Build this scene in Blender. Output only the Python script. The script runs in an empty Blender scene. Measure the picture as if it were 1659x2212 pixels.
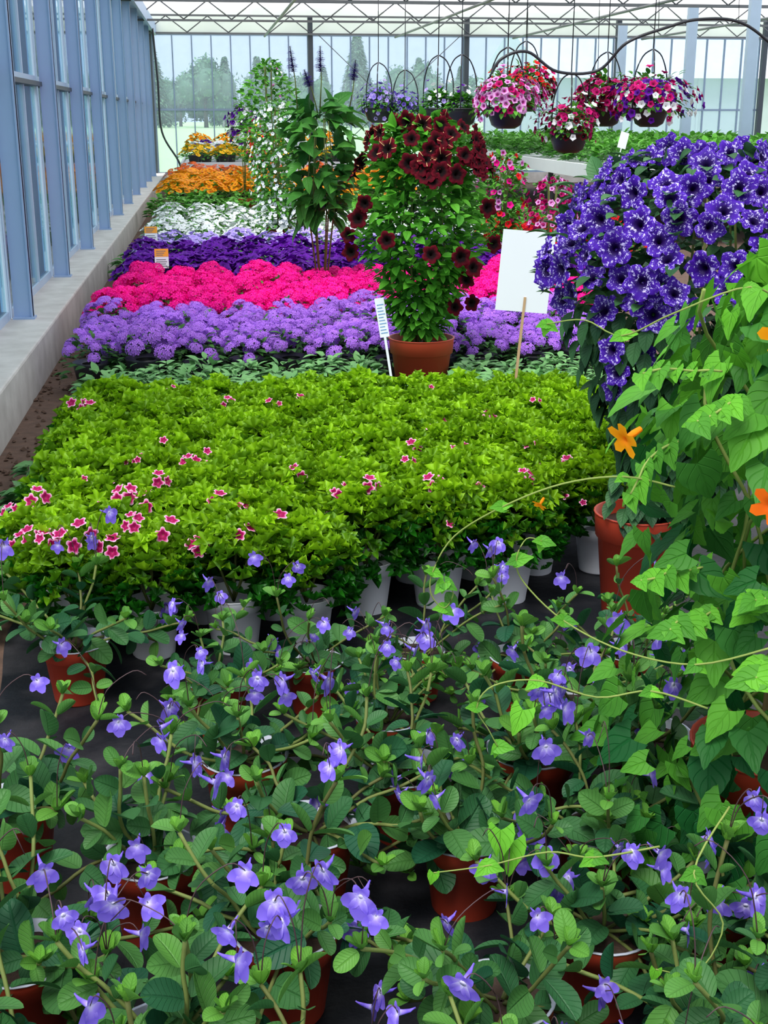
import bpy, math, numpy as np
from mathutils import Vector, Matrix
rng=np.random.default_rng(7)
R=lambda a=0.,b=1.: float(rng.uniform(a,b))
scene=bpy.context.scene
COL=scene.collection
scene.view_settings.view_transform='Standard'
scene.view_settings.exposure=0.0

# ---------------------------------------------------------------- mesh tools
class T:
    def __init__(s,v,f,uv): s.v=np.array(v,float); s.f=f; s.uv=np.array(uv,float)
class MB:
    def __init__(s): s.V=[];s.F=[];s.UV=[];s.S=[];s.M=[];s.n=0
    def add(s,t,M=None,mat=0,shade=.5):
        v=t.v
        if M is not None: v=v@M[:3,:3].T+M[:3,3]
        o=s.n; s.V.append(v); s.F+= [tuple(i+o for i in f) for f in t.f]
        s.M+=[mat]*len(t.f); s.UV.append(t.uv); s.S.append(np.full(len(v),shade)); s.n+=len(v)
        return s
    def toT(s):
        return T(np.concatenate(s.V),list(s.F),np.concatenate(s.UV))
    def box(s,x0,x1,y0,y1,z0,z1,mat=0,shade=.5):
        v=[(x,y,z) for x in(x0,x1) for y in(y0,y1) for z in(z0,z1)]
        f=[(0,1,3,2),(4,6,7,5),(0,4,5,1),(2,3,7,6),(0,2,6,4),(1,5,7,3)]
        s.add(T(v,f,[(0,0)]*8),None,mat,shade); return s
    def tube(s,pts,r,mat=0,shade=.5,k=6):
        pts=[np.array(p,float) for p in pts]; n=len(pts)
        rr=r if hasattr(r,'__len__') else [r]*n
        v=[];uv=[];f=[]
        for i,p in enumerate(pts):
            d=pts[min(i+1,n-1)]-pts[max(i-1,0)]; d/= (np.linalg.norm(d)+1e-9)
            a=np.array([0,0,1.]) if abs(d[2])<.9 else np.array([1.,0,0])
            x=np.cross(d,a); x/=np.linalg.norm(x); y=np.cross(d,x)
            for j in range(k):
                an=2*math.pi*j/k
                v.append(p+(x*math.cos(an)+y*math.sin(an))*rr[i]); uv.append((j/k,i/max(1,n-1)))
        for i in range(n-1):
            for j in range(k):
                f.append((i*k+j,i*k+(j+1)%k,(i+1)*k+(j+1)%k,(i+1)*k+j))
        f.append(tuple(range(k-1,-1,-1))); f.append(tuple((n-1)*k+j for j in range(k)))
        s.add(T(v,f,uv),None,mat,shade); return s
    def build(s,name,mats,smooth=True):
        me=bpy.data.meshes.new(name)
        V=np.concatenate(s.V)
        me.from_pydata(V.tolist(),[],s.F)
        for m in mats: me.materials.append(m)
        me.polygons.foreach_set('material_index',s.M)
        me.polygons.foreach_set('use_smooth',[smooth]*len(s.F))
        UV=np.concatenate(s.UV); S=np.concatenate(s.S)
        li=np.empty(len(me.loops),dtype=np.int32); me.loops.foreach_get('vertex_index',li)
        ul=me.uv_layers.new(name='UVMap'); ul.data.foreach_set('uv',UV[li].ravel())
        at=me.attributes.new('shade','FLOAT','POINT'); at.data.foreach_set('value',S)
        me.update(); return me
def nrm(a):
    a=np.array(a,float); return a/(np.linalg.norm(a)+1e-9)
def fr(pos,d,up,s=1.):
    y=nrm(d); x=np.cross(y,nrm(up))
    if np.linalg.norm(x)<1e-3: x=np.cross(y,[1,0,.1])
    x=nrm(x); z=np.cross(x,y); M=np.eye(4)
    sx,sy,sz=(s if hasattr(s,'__len__') else (s,s,s))
    M[:3,0]=x*sx; M[:3,1]=y*sy; M[:3,2]=z*sz; M[:3,3]=pos; return M
def frz(pos,n,s=1.,spin=None):
    z=nrm(n); a=np.array([0,0,1.]) if abs(z[2])<.9 else np.array([0,1.,0])
    x=nrm(np.cross(a,z)); y=np.cross(z,x)
    sp=R(0,6.28) if spin is None else spin
    x2=x*math.cos(sp)+y*math.sin(sp); y2=np.cross(z,x2); M=np.eye(4)
    M[:3,0]=x2*s; M[:3,1]=y2*s; M[:3,2]=z*s; M[:3,3]=pos; return M
def bm(M): return Matrix([[float(c) for c in r] for r in M])

def empty(name,loc=(0,0,0),rz=0,s=1.,**kw):
    o=bpy.data.objects.new(name,None); o.empty_display_size=.05
    o.location=loc; o.rotation_euler=(0,0,rz); o.scale=(s,s,s); COL.objects.link(o)
    for k,v in kw.items(): o[k]=v
    return o
def obj(name,me,parent=None,loc=(0,0,0),rz=0,s=1.,M=None,**kw):
    o=bpy.data.objects.new(name,me); COL.objects.link(o)
    if M is not None: o.matrix_basis=bm(M)
    else:
        o.location=loc; o.rotation_euler=(0,0,rz); o.scale=(s,s,s)
    if parent: o.parent=parent
    for k,v in kw.items(): o[k]=v
    return o

# ---------------------------------------------------------------- materials
def base_mat(name):
    m=bpy.data.materials.new(name); m.use_nodes=True; nt=m.node_tree; nt.nodes.clear()
    out=nt.nodes.new('ShaderNodeOutputMaterial'); return m,nt,out
def N(nt,t,**kw):
    n=nt.nodes.new(t)
    for k,v in kw.items(): setattr(n,k,v)
    return n
def math_(nt,op,a,b=None,c=None):
    n=nt.nodes.new('ShaderNodeMath'); n.operation=op
    for i,x in enumerate((a,b,c)):
        if x is None: continue
        if isinstance(x,(int,float)): n.inputs[i].default_value=x
        else: nt.links.new(x,n.inputs[i])
    return n.outputs[0]
def mixc(nt,f,a,b):
    n=nt.nodes.new('ShaderNodeMix'); n.data_type='RGBA'
    for s,x in ((n.inputs[0],f),(n.inputs[6],a),(n.inputs[7],b)):
        if isinstance(x,(int,float)): s.default_value=x
        elif isinstance(x,tuple): s.default_value=(*x[:3],1)
        else: nt.links.new(x,s)
    return n.outputs[2]
def finish(nt,out,col,rough=.5,trans=.25,bump=None,bs=.3,spec=.4,tcol=None,metal=0):
    p=N(nt,'ShaderNodeBsdfPrincipled'); p.inputs['Roughness'].default_value=rough
    p.inputs['Specular IOR Level'].default_value=spec; p.inputs['Metallic'].default_value=metal
    if isinstance(col,tuple): p.inputs['Base Color'].default_value=(*col,1)
    else: nt.links.new(col,p.inputs['Base Color'])
    if bump is not None:
        b=N(nt,'ShaderNodeBump'); b.inputs['Strength'].default_value=bs; b.inputs['Distance'].default_value=.01
        nt.links.new(bump,b.inputs['Height']); nt.links.new(b.outputs[0],p.inputs['Normal'])
    if trans>0:
        t=N(nt,'ShaderNodeBsdfTranslucent')
        if isinstance(col,tuple): t.inputs[0].default_value=(*col,1)
        else: nt.links.new(col,t.inputs[0])
        m=N(nt,'ShaderNodeMixShader'); m.inputs[0].default_value=trans
        nt.links.new(p.outputs[0],m.inputs[1]); nt.links.new(t.outputs[0],m.inputs[2])
        nt.links.new(m.outputs[0],out.inputs[0])
    else: nt.links.new(p.outputs[0],out.inputs[0])
def noise(nt,scale,detail=3,coord='Object'):
    tc=N(nt,'ShaderNodeTexCoord'); n=N(nt,'ShaderNodeTexNoise'); n.inputs['Scale'].default_value=scale; n.inputs['Detail'].default_value=detail
    nt.links.new(tc.outputs[coord],n.inputs['Vector']); return n.outputs[0]
def leaf_mat(name,dark,light,veins=0,rough=.5,trans=.25,vcol=None,nv=7,spec=.18):
    m,nt,out=base_mat(name)
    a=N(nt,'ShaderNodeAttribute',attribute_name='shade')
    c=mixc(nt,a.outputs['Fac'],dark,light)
    nz=noise(nt,30)
    c=mixc(nt,math_(nt,'MULTIPLY',nz,.35),c,tuple(x*.45 for x in dark))
    bump=None
    if veins:
        uv=N(nt,'ShaderNodeUVMap'); sp=N(nt,'ShaderNodeSeparateXYZ'); nt.links.new(uv.outputs[0],sp.inputs[0])
        au=math_(nt,'ABSOLUTE',sp.outputs[0])
        s=math_(nt,'ABSOLUTE',math_(nt,'SINE',math_(nt,'MULTIPLY',math_(nt,'SUBTRACT',math_(nt,'MULTIPLY',sp.outputs[1],nv),math_(nt,'MULTIPLY',au,2.2)),3.1416)))
        sv=math_(nt,'SUBTRACT',1.,math_(nt,'MINIMUM',math_(nt,'MULTIPLY',s,3.5),1.))
        mid=math_(nt,'SUBTRACT',1.,math_(nt,'MINIMUM',math_(nt,'MULTIPLY',au,10.),1.))
        v=math_(nt,'MAXIMUM',sv,mid)
        vs=N(nt,'ShaderNodeHueSaturation'); nt.links.new(c,vs.inputs['Color']); vs.inputs['Value'].default_value=1.9
        c=mixc(nt,math_(nt,'MULTIPLY',v,veins),c,vs.outputs[0])
        bump=math_(nt,'MULTIPLY',v,-1.)
    finish(nt,out,c,rough,trans,bump,.5,spec); return m
def flower_mat(name,stops,rough=.55,trans=.2,stripe=None,speck=None,var=.25):
    m,nt,out=base_mat(name)
    uv=N(nt,'ShaderNodeUVMap'); sp=N(nt,'ShaderNodeSeparateXYZ'); nt.links.new(uv.outputs[0],sp.inputs[0])
    r=N(nt,'ShaderNodeValToRGB'); e=r.color_ramp.elements
    while len(e)<len(stops): e.new(.5)
    for i,(p,c) in enumerate(stops): e[i].position=p; e[i].color=(*c,1)
    nt.links.new(sp.outputs[1],r.inputs[0]); c=r.outputs[0]
    oi=N(nt,'ShaderNodeObjectInfo')
    if stripe:
        s=math_(nt,'COSINE',math_(nt,'MULTIPLY',sp.outputs[0],5*2*math.pi))
        s=math_(nt,'GREATER_THAN',s,stripe[1]); g=math_(nt,'GREATER_THAN',sp.outputs[1],.45)
        c=mixc(nt,math_(nt,'MULTIPLY',s,g),c,stripe[0])
    if speck:
        tc=N(nt,'ShaderNodeTexCoord'); nn=N(nt,'ShaderNodeTexNoise',noise_dimensions='4D')
        nn.inputs['Scale'].default_value=speck[1]; nn.inputs['Detail'].default_value=5; nn.inputs['Roughness'].default_value=.75
        nt.links.new(tc.outputs['Object'],nn.inputs['Vector']); nt.links.new(math_(nt,'MULTIPLY',oi.outputs['Random'],57.),nn.inputs['W'])
        q=N(nt,'ShaderNodeMapRange'); q.inputs[1].default_value=speck[2]; q.inputs[2].default_value=speck[2]+.03
        nt.links.new(nn.outputs[0],q.inputs[0])
        g=math_(nt,'GREATER_THAN',sp.outputs[1],.3)
        c=mixc(nt,math_(nt,'MULTIPLY',q.outputs[0],g),c,speck[0])
    a=N(nt,'ShaderNodeAttribute',attribute_name='shade')
    k=math_(nt,'ADD',math_(nt,'MULTIPLY',a.outputs['Fac'],.5),math_(nt,'MULTIPLY',oi.outputs['Random'],.5))
    hs=N(nt,'ShaderNodeHueSaturation'); nt.links.new(c,hs.inputs['Color'])
    nt.links.new(math_(nt,'ADD',1-var/2,math_(nt,'MULTIPLY',k,var)),hs.inputs['Value'])
    finish(nt,out,hs.outputs[0],rough,trans,None,.3,.12); return m
def plain(name,col,rough=.5,nscale=8,namt=.3,dark=None,metal=0,bs=0,spec=.4,detail=5):
    m,nt,out=base_mat(name); nz=noise(nt,nscale,detail)
    c=mixc(nt,math_(nt,'MULTIPLY',nz,namt*1.4),col,dark or tuple(x*.5 for x in col))
    finish(nt,out,c,rough,0,nz if bs else None,bs,spec,metal=metal); return m
def glass_mat(name,tint,haze,hazecol):
    m,nt,out=base_mat(name)
    t=N(nt,'ShaderNodeBsdfTransparent'); t.inputs[0].default_value=(*tint,1)
    g=N(nt,'ShaderNodeBsdfGlossy'); g.inputs['Roughness'].default_value=.05; g.inputs[0].default_value=(.8,.9,1,1)
    d=N(nt,'ShaderNodeBsdfDiffuse'); d.inputs[0].default_value=(*hazecol,1)
    tr=N(nt,'ShaderNodeBsdfTranslucent'); tr.inputs[0].default_value=(*hazecol,1)
    md=N(nt,'ShaderNodeMixShader'); nt.links.new(d.outputs[0],md.inputs[1]); nt.links.new(tr.outputs[0],md.inputs[2])
    nz=noise(nt,1.3,5)
    hz=math_(nt,'MULTIPLY',nz,haze*2)
    m1=N(nt,'ShaderNodeMixShader'); nt.links.new(hz,m1.inputs[0]); nt.links.new(t.outputs[0],m1.inputs[1]); nt.links.new(md.outputs[0],m1.inputs[2])
    lw=N(nt,'ShaderNodeFresnel'); lw.inputs[0].default_value=1.2
    m2=N(nt,'ShaderNodeMixShader'); nt.links.new(lw.outputs[0],m2.inputs[0]); nt.links.new(m1.outputs[0],m2.inputs[1]); nt.links.new(g.outputs[0],m2.inputs[2])
    nt.links.new(m2.outputs[0],out.inputs[0]); return m

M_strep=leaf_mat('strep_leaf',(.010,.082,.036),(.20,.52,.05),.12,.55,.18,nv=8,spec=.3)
M_stem=leaf_mat('stem_green',(.12,.13,.04),(.25,.33,.09),0)
M_stalk=plain('flower_stalk_dark',(.06,.03,.035),.5)
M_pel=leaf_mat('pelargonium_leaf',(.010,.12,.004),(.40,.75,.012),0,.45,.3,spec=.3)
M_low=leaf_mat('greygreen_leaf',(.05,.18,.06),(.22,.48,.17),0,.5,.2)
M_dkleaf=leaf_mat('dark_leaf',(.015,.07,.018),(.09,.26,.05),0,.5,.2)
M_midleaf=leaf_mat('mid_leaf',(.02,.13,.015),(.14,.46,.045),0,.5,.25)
M_petleaf=leaf_mat('petunia_leaf',(.010,.045,.022),(.07,.21,.07),.15,.5,.15)
M_salleaf=leaf_mat('salvia_leaf',(.010,.09,.015),(.09,.34,.045),.2,.45,.25)
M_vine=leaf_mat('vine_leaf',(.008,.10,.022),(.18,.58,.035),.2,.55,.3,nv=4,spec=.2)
M_vinestem=leaf_mat('vine_stem',(.25,.33,.08),(.36,.48,.12),0)
M_terra=plain('terracotta_plastic',(.46,.05,.022),.45,12,.25)
M_lip=plain('grey_lip',(.42,.46,.55),.45)
M_whitepot=plain('white_plastic',(.88,.91,.97),.35,6,.06)
M_soil=plain('potting_soil',(.05,.028,.018),.9,60,.6,bs=.8)
M_black=plain('black_plastic',(.02,.022,.028),.4)
F_strep=flower_mat('strep_flower',[(0,(.75,.72,.97)),(.22,(.38,.28,.88)),(.5,(.19,.12,.70)),(1,(.27,.18,.86))],.5,.3,var=.4)
F_pel=flower_mat('pel_flower',[(0,(.55,.03,.2)),(.3,(.35,.005,.08)),(.6,(.28,.003,.07)),(.72,(.75,.06,.3)),(.85,(.85,.32,.55)),(1,(.88,.60,.76))])
F_verb=flower_mat('verbena_flower',[(0,(.65,.5,.8)),(.2,(.34,.10,.66)),(1,(.45,.20,.82))],var=.5)
F_pink=flower_mat('pink_flower',[(0,(.6,.0,.12)),(.3,(.80,.002,.22)),(1,(.95,.008,.35))],var=.4)
F_purp=flower_mat('purple_flower',[(0,(.01,.0,.03)),(.4,(.06,.002,.19)),(1,(.12,.007,.33))],var=.6)
F_lav=flower_mat('lavender_flower',[(0,(.6,.5,.8)),(.4,(.36,.26,.75)),(1,(.48,.38,.82))])
F_white=flower_mat('white_flower',[(0,(.6,.65,.3)),(.25,(.75,.79,.8)),(1,(.8,.84,.88))])
F_orange=flower_mat('orange_flower',[(0,(.25,.04,.01)),(.25,(.8,.17,.005)),(.5,(.95,.30,.005)),(1,(.95,.42,.008))])
F_redor=flower_mat('rust_flower',[(0,(.2,.02,.01)),(.5,(.7,.1,.01)),(1,(.8,.15,.01))])
F_yel=flower_mat('yellow_flower',[(0,(.3,.1,.01)),(.4,(.9,.5,.02)),(1,(.95,.6,.02))])
F_dkred=flower_mat('darkred_flower',[(0,(.003,.0,.0)),(.45,(.004,.0,.001)),(.6,(.035,.0,.003)),(1,(.10,.0,.008))],trans=.06,rough=.8)
F_dkstar=flower_mat('darkred_star_flower',[(0,(.003,.0,.0)),(.45,(.005,.0,.001)),(.6,(.045,.0,.003)),(1,(.13,.0,.009))],stripe=((.80,.55,.25),.985),trans=.06,rough=.8)
F_night=flower_mat('night_flower',[(0,(.004,.0,.02)),(.3,(.012,.001,.07)),(.55,(.035,.004,.23)),(1,(.066,.012,.37))],speck=((.58,.52,.90),5.2,.55),var=.6,trans=.12)
F_mag=flower_mat('magenta_flower',[(0,(.03,.0,.01)),(.4,(.30,.0,.07)),(1,(.55,.004,.17))],var=.5)
F_red=flower_mat('red_flower',[(0,(.2,.0,.01)),(.4,(.6,.005,.01)),(1,(.75,.01,.02))])
F_lpink=flower_mat('lightpink_flower',[(0,(.08,.0,.04)),(.35,(.4,.03,.25)),(.6,(.65,.25,.6)),(1,(.78,.42,.72))])
F_salv=flower_mat('salvia_flower',[(0,(.04,.02,.2)),(1,(.10,.06,.36))])
F_viol=flower_mat('violet_flower',[(0,(.3,.25,.7)),(1,(.25,.17,.66))])
F_thun=flower_mat('vine_flower',[(0,(.15,.02,.0)),(.2,(.9,.25,.005)),(1,(.95,.38,.008))])
F_thun2=flower_mat('vine_flower_red',[(0,(.15,.02,.0)),(.2,(.9,.13,.01)),(1,(.95,.17,.01))])

# ---------------------------------------------------------------- templates
def leafT(nl,nu,wf,cup=.3,droop=.25,lobe=0,teeth=0,wave=0,fold=0):
    v=[];uv=[];f=[];k=2*nu+1
    for i in range(nl+1):
        t=i/nl; w=wf(t)
        for j in range(-nu,nu+1):
            u=j/nu; ww=w*(1+(teeth*(1 if i%2 else -1) if abs(j)==nu and 0<i<nl else 0))
            v.append((u*ww, t-lobe*abs(u)**1.3*(1-t)**2, cup*u*u*w - droop*t*t + wave*math.sin(i*2.1)*abs(u)+fold*abs(u)*w)); uv.append((u,t))
    for i in range(nl):
        for j in range(k-1):
            a=i*k+j; f.append((a,a+1,a+k+1,a+k))
    return T(v,f,uv)
ovate=lambda w,p=.85:(lambda t:w*math.sin(math.pi*min(1,max(0,t))**p)**.75+.004)
def roundT(w,cup,droop,nl=9):
    v=[];uv=[];f=[];nu=3;k=7
    for i in range(nl+1):
        t=.5-.5*math.cos(math.pi*i/nl); ww=w*math.sqrt(max(0,1-(2*t-1)**2))*(.9+.12*t)+.006
        for j in range(-nu,nu+1):
            u=j/nu; v.append((u*ww,t,cup*u*u*ww-droop*t*t)); uv.append((u,t))
    for i in range(nl):
        for j in range(k-1):
            a=i*k+j; f.append((a,a+1,a+k+1,a+k))
    return T(v,f,uv)
L_strep=roundT(.36,.35,.18); L_strep2=roundT(.32,.55,-.05); L_strep3=roundT(.38,.25,.4)
L_small=leafT(4,1,ovate(.28),.3,.3)
L_tiny=leafT(2,1,lambda t:.26 if 0<t<1 else .04,.3,.3)
L_pet=leafT(5,2,ovate(.33),.35,.35)
L_sal=leafT(8,2,ovate(.32,.75),.4,.55,0,.04,.02)
L_heart=leafT(12,3,lambda t: (.36+.20*math.sin(math.pi*min(1,t*1.3)))*(1-t)**.62+.002,.16,.22,.26,.028,.008)
def pelleaf(s=1):
    v=[(0,0.25,-.10)];uv=[(0,.3)];f=[];n=21
    for i in range(n):
        a=math.radians(-150+300*i/(n-1)); r=.27 if i%4==2 else .20
        v.append((r*math.sin(a),.25+r*math.cos(a),.0+(.07 if i%4==0 else -.03)));uv.append((0,.6))
    for i in range(n):
        a=math.radians(-150+300*i/(n-1)); r=(.68 if i%4==2 else .28 if i%4==0 else .48)*s
        v.append((r*math.sin(a),.25+r*math.cos(a),.16+(.18 if i%4==0 else -.05 if i%4==2 else .03)));uv.append((0,1))
    for i in range(n-1):
        f.append((0,1+i+1,1+i)); f.append((1+i,2+i,n+2+i,n+1+i))
    return T(v,f,uv)
L_pel=pelleaf()
def petuniaT(seg=20,rings=((.07,-.95),(.13,-.4),(.3,-.14),(.62,-.03),(1,.03)),lobe=.09,ruf=.07,notch=0):
    v=[];uv=[];f=[]
    for i,(r,z) in enumerate(rings):
        for j in range(seg):
            a=2*math.pi*j/seg
            rr=r*(1+(lobe*math.cos(5*a)*r)+ notch*(r**2)*(-1 if math.cos(5*a)<-.7 else 0))
            zz=z+ruf*r*r*math.sin(10*a+1.3*i)+ .05*r*math.cos(5*a)
            v.append((rr*math.cos(a),rr*math.sin(a),zz)); uv.append((j/seg,r))
    for i in range(len(rings)-1):
        for j in range(seg):
            f.append((i*seg+j,i*seg+(j+1)%seg,(i+1)*seg+(j+1)%seg,(i+1)*seg+j))
    return T(v,f,uv)
P_hero=petuniaT(30,((.05,-1.0),(.10,-.45),(.2,-.22),(.4,-.10),(.7,-.02),(.9,.02),(1.02,-.03)),.08,.13,.14)
P_mass=petuniaT(10,((.12,-.4),(.5,-.06),(1,.02)),.12,.1)
P_5=petuniaT(25,((.06,-.3),(.35,-.05),(.75,.02),(1,.0)),.10,.06,.2)
def floretT():
    v=[(0,0,0)];uv=[(0,0)];f=[]
    for k in range(5):
        a=2*math.pi*k/5
        for da,r,z in((-.5,.75,.02),(-.28,1.02,.08),(.28,1.02,.08),(.5,.75,.02)):
            v.append((r*math.cos(a+da),r*math.sin(a+da),z));uv.append((0,r))
        b=1+4*k; f.append((0,b,b+1,b+2)); f.append((0,b+2,b+3))
    return T(v,f,uv)
FLO=floretT()
def umbelT(n,fr_,flat=.65):
    mb=MB()
    for i in range(n):
        q=(i+.5)/n; th=math.acos(1-q*.95); ph=i*2.39996
        nn=np.array([math.sin(th)*math.cos(ph),math.sin(th)*math.sin(ph),math.cos(th)])
        mb.add(FLO,frz(nn*np.array([1,1,flat])*R(.88,1.05),nn+[R(-.2,.2),R(-.2,.2),.2],fr_))
    return mb.toT()
UM=[umbelT(26,.27),umbelT(24,.29)]
UMP=[umbelT(18,.38),umbelT(17,.40,.8)]
def daisyT(n=12):
    v=[(0,0,.12)];uv=[(0,0)];f=[]
    for k in range(n):
        a=2*math.pi*k/n; d=math.pi/n*1.05
        for da,r,z in((-d*.6,.3,.02),(-d,.8,.05),(0,1.05,0),(d,.8,.05),(d*.6,.3,.02)):
            v.append((r*math.cos(a+da),r*math.sin(a+da),z));uv.append((0,r))
        b=1+5*k; f.append((b,b+1,b+2,b+3,b+4)); f.append((0,b,b+4))
    return T(v,f,uv)
DA=daisyT()
def strepflower(wd=.46,op=.12):
    mb=MB(); pet=leafT(5,2,lambda t:wd*math.sin(math.pi*(.12+.80*t))**.8,.12,.16)
    for ang,l in((90-31,.50),(90+31,.50),(-90,1.0),(-90-56,.86),(-90+56,.86)):
        a=math.radians(ang); d=np.array([math.cos(a),math.sin(a),op])
        M=fr(np.array([0,0,0])+d*.05,d,[0,0,1],l); mb.add(pet,M)
    mb.tube([(0,.02,0.02),(0,.03,-.25),(0,.10,-.6),(0,.25,-.85)],[.16,.12,.08,.04],k=8)
    return mb
def lathe(prof,n=28):
    v=[];uv=[];f=[]
    for i,(r,z) in enumerate(prof):
        for j in range(n):
            a=2*math.pi*j/n; v.append((r*math.cos(a),r*math.sin(a),z)); uv.append((j/n,i/len(prof)))
    for i in range(len(prof)-1):
        for j in range(n): f.append((i*n+j,i*n+(j+1)%n,(i+1)*n+(j+1)%n,(i+1)*n+j))
    f.append(tuple(range(n-1,-1,-1)))
    return T(v,f,uv)
def pot_meshes(name,mat,r,h,lip=None):
    prof=[(r*.70,0),(r*.72,.004),(r*.90,h*.76),(r*.96,h*.77),(r*1.0,h*.985)]
    mb=MB().add(lathe(prof),None,0)
    rim=[(r*1.0,h*.985),(r*1.02,h*.99),(r*1.02,h),(r*.96,h),(r*.92,h*.86),(r*.6,h*.85)]
    v=lathe(rim); v.f=v.f[:-1]; mb.add(v,None,1)
    me=mb.build(name,[mat,lip or mat])
    s=lathe([(r*.93,h*.84),(r*.91,h*.875),(r*.6,h*.89),(.002,h*.90)],20)
    ms=MB().add(s).build(name+'_soil',[M_soil])
    return me,ms
POT_T=pot_meshes('terracotta_pot_mesh',M_terra,.084,.155,M_lip)
POT_W=pot_meshes('white_pot_mesh',M_whitepot,.082,.155)
POT_B=pot_meshes('large_terracotta_pot_mesh',M_terra,.165,.33)
POT_M=pot_meshes('medium_terracotta_pot_mesh',M_terra,.125,.31)
POT_LATHE=lathe([(.07,0),(.10,.15),(.10,.16),(.05,.15)],12)
POT_K=MB().add(POT_LATHE).build('black_pot',[M_black])

def dome(mb,n,Rd,z0,H,tl,size,mat=0,tilt=(.1,.9),sh=(0,1),skirt=.25,pw=2.2):
    for i in range(n):
        a=R(0,6.283); q=math.sqrt(R()); rad=Rd*q
        o=np.array([math.cos(a),math.sin(a),0])
        z=z0+H*(1-q**pw)*R(.8,1.05) if R()>skirt else z0+H*(1-q**2)*R(0,.8)
        e=R(*tilt)*(1-.5*q)
        d=o*math.cos(e)+np.array([R(-.6,.6),R(-.6,.6),math.sin(e)])
        s=size*R(.7,1.2)
        hh=min(1,max(0,(z-z0)/H)) if H>0 else .5
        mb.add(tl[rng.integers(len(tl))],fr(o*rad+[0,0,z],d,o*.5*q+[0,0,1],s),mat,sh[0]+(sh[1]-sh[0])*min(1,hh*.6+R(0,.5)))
def domeflowers(mb,n,Rd,z0,H,tl,size,mat=1,out=.7,shade=None):
    for i in range(n):
        a=i*2.39996+R(-.3,.3); q=math.sqrt((i+.5)/n)
        o=np.array([math.cos(a),math.sin(a),0])
        z=z0+H*(1-q**2.2)+R(-.01,.015)
        nn=o*out*q+np.array([R(-.3,.3),R(-.3,.3)-.15,.9])
        mb.add(tl[rng.integers(len(tl))],frz(o*Rd*q+[0,0,z],nn,size*R(.8,1.15)),mat,R() if shade is None else shade)
def tower(mb,n,prof,tl,size,mat=0,sh=(0,1),inner=.5,droop=.2,cx=0,cy=0):
    zs=[p[0] for p in prof]; rs=[p[1] for p in prof]
    for i in range(n):
        z=R(zs[0],zs[-1]); r=np.interp(z,zs,rs)
        if R()>.25+r/max(rs): z=R(zs[0],zs[-1]); r=np.interp(z,zs,rs)
        a=R(0,6.283); k=R(inner,1.05)
        o=np.array([math.cos(a),math.sin(a),0]); up=(z-zs[0])/(zs[-1]-zs[0])
        d=o+np.array([R(-.6,.6),R(-.6,.6),R(-.5,.8)-droop+.5*up])
        nn=o*.7+np.array([R(-.3,.3),R(-.3,.3),.9])
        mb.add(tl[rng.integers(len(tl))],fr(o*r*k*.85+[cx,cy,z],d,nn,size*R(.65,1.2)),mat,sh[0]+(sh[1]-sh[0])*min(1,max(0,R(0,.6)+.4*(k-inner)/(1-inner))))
def smooth(p,n=6):
    p=[np.array(x,float) for x in p]; P=[p[0]]+p+[p[-1]]; r=[]
    for i in range(1,len(P)-2):
        for k in range(n):
            t=k/n; a,b,c,d=P[i-1:i+3]; r.append(.5*((2*b)+(-a+c)*t+(2*a-5*b+4*c-d)*t*t+(-a+3*b-3*c+d)*t**3))
    r.append(p[-1]); return r

# ================================================================= SETTING
M_floor=plain('soil_floor',(.17,.10,.07),.95,18,.7,bs=1.,dark=(.035,.024,.018),detail=9)
def fabric():
    m,nt,out=base_mat('black_fabric'); n1=noise(nt,6,6); n2=noise(nt,60,3)
    r=N(nt,'ShaderNodeValToRGB'); r.color_ramp.elements[0].position=.45; r.color_ramp.elements[0].color=(.006,.007,.010,1)
    r.color_ramp.elements[1].position=.85; r.color_ramp.elements[1].color=(.04,.038,.042,1); nt.links.new(n1,r.inputs[0])
    finish(nt,out,r.outputs[0],.5,0,math_(nt,'ADD',n1,math_(nt,'MULTIPLY',n2,.2)),.8,.2); return m
M_fab=fabric()
M_field=plain('field_grass',(.46,.66,.34),.9,.05,.35,dark=(.36,.56,.26))
M_conc=plain('concrete',(.72,.70,.67),.85,7,.58,dark=(.26,.24,.22),bs=.6,detail=10)
M_post=plain('blue_galvanised_steel',(.34,.47,.70),.4,5,.25,dark=(.23,.33,.52),bs=.05)
M_postlt=plain('pale_aluminium',(.46,.58,.74),.4,5,.25)
M_bar=plain('end_bar_steel',(.24,.33,.46),.4,5,.25)
M_dark=plain('dark_steel',(.05,.065,.08),.5)
M_truss=plain('grey_truss_steel',(.13,.14,.15),.45,9,.4)
M_glassL=glass_mat('side_glass',(.76,.91,.90),.16,(.60,.74,.80))
M_glassE=glass_mat('end_glass',(.90,.95,1.),.17,(.80,.88,1.))
def cloth():
    m,nt,out=base_mat('white_shade_cloth'); nz=noise(nt,1.6,6)
    c=mixc(nt,math_(nt,'MULTIPLY',nz,.4),(.97,.96,.98),(.66,.66,.70))
    finish(nt,out,c,.8,.78,nz,.8,.1); return m
M_cloth=cloth()

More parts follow.
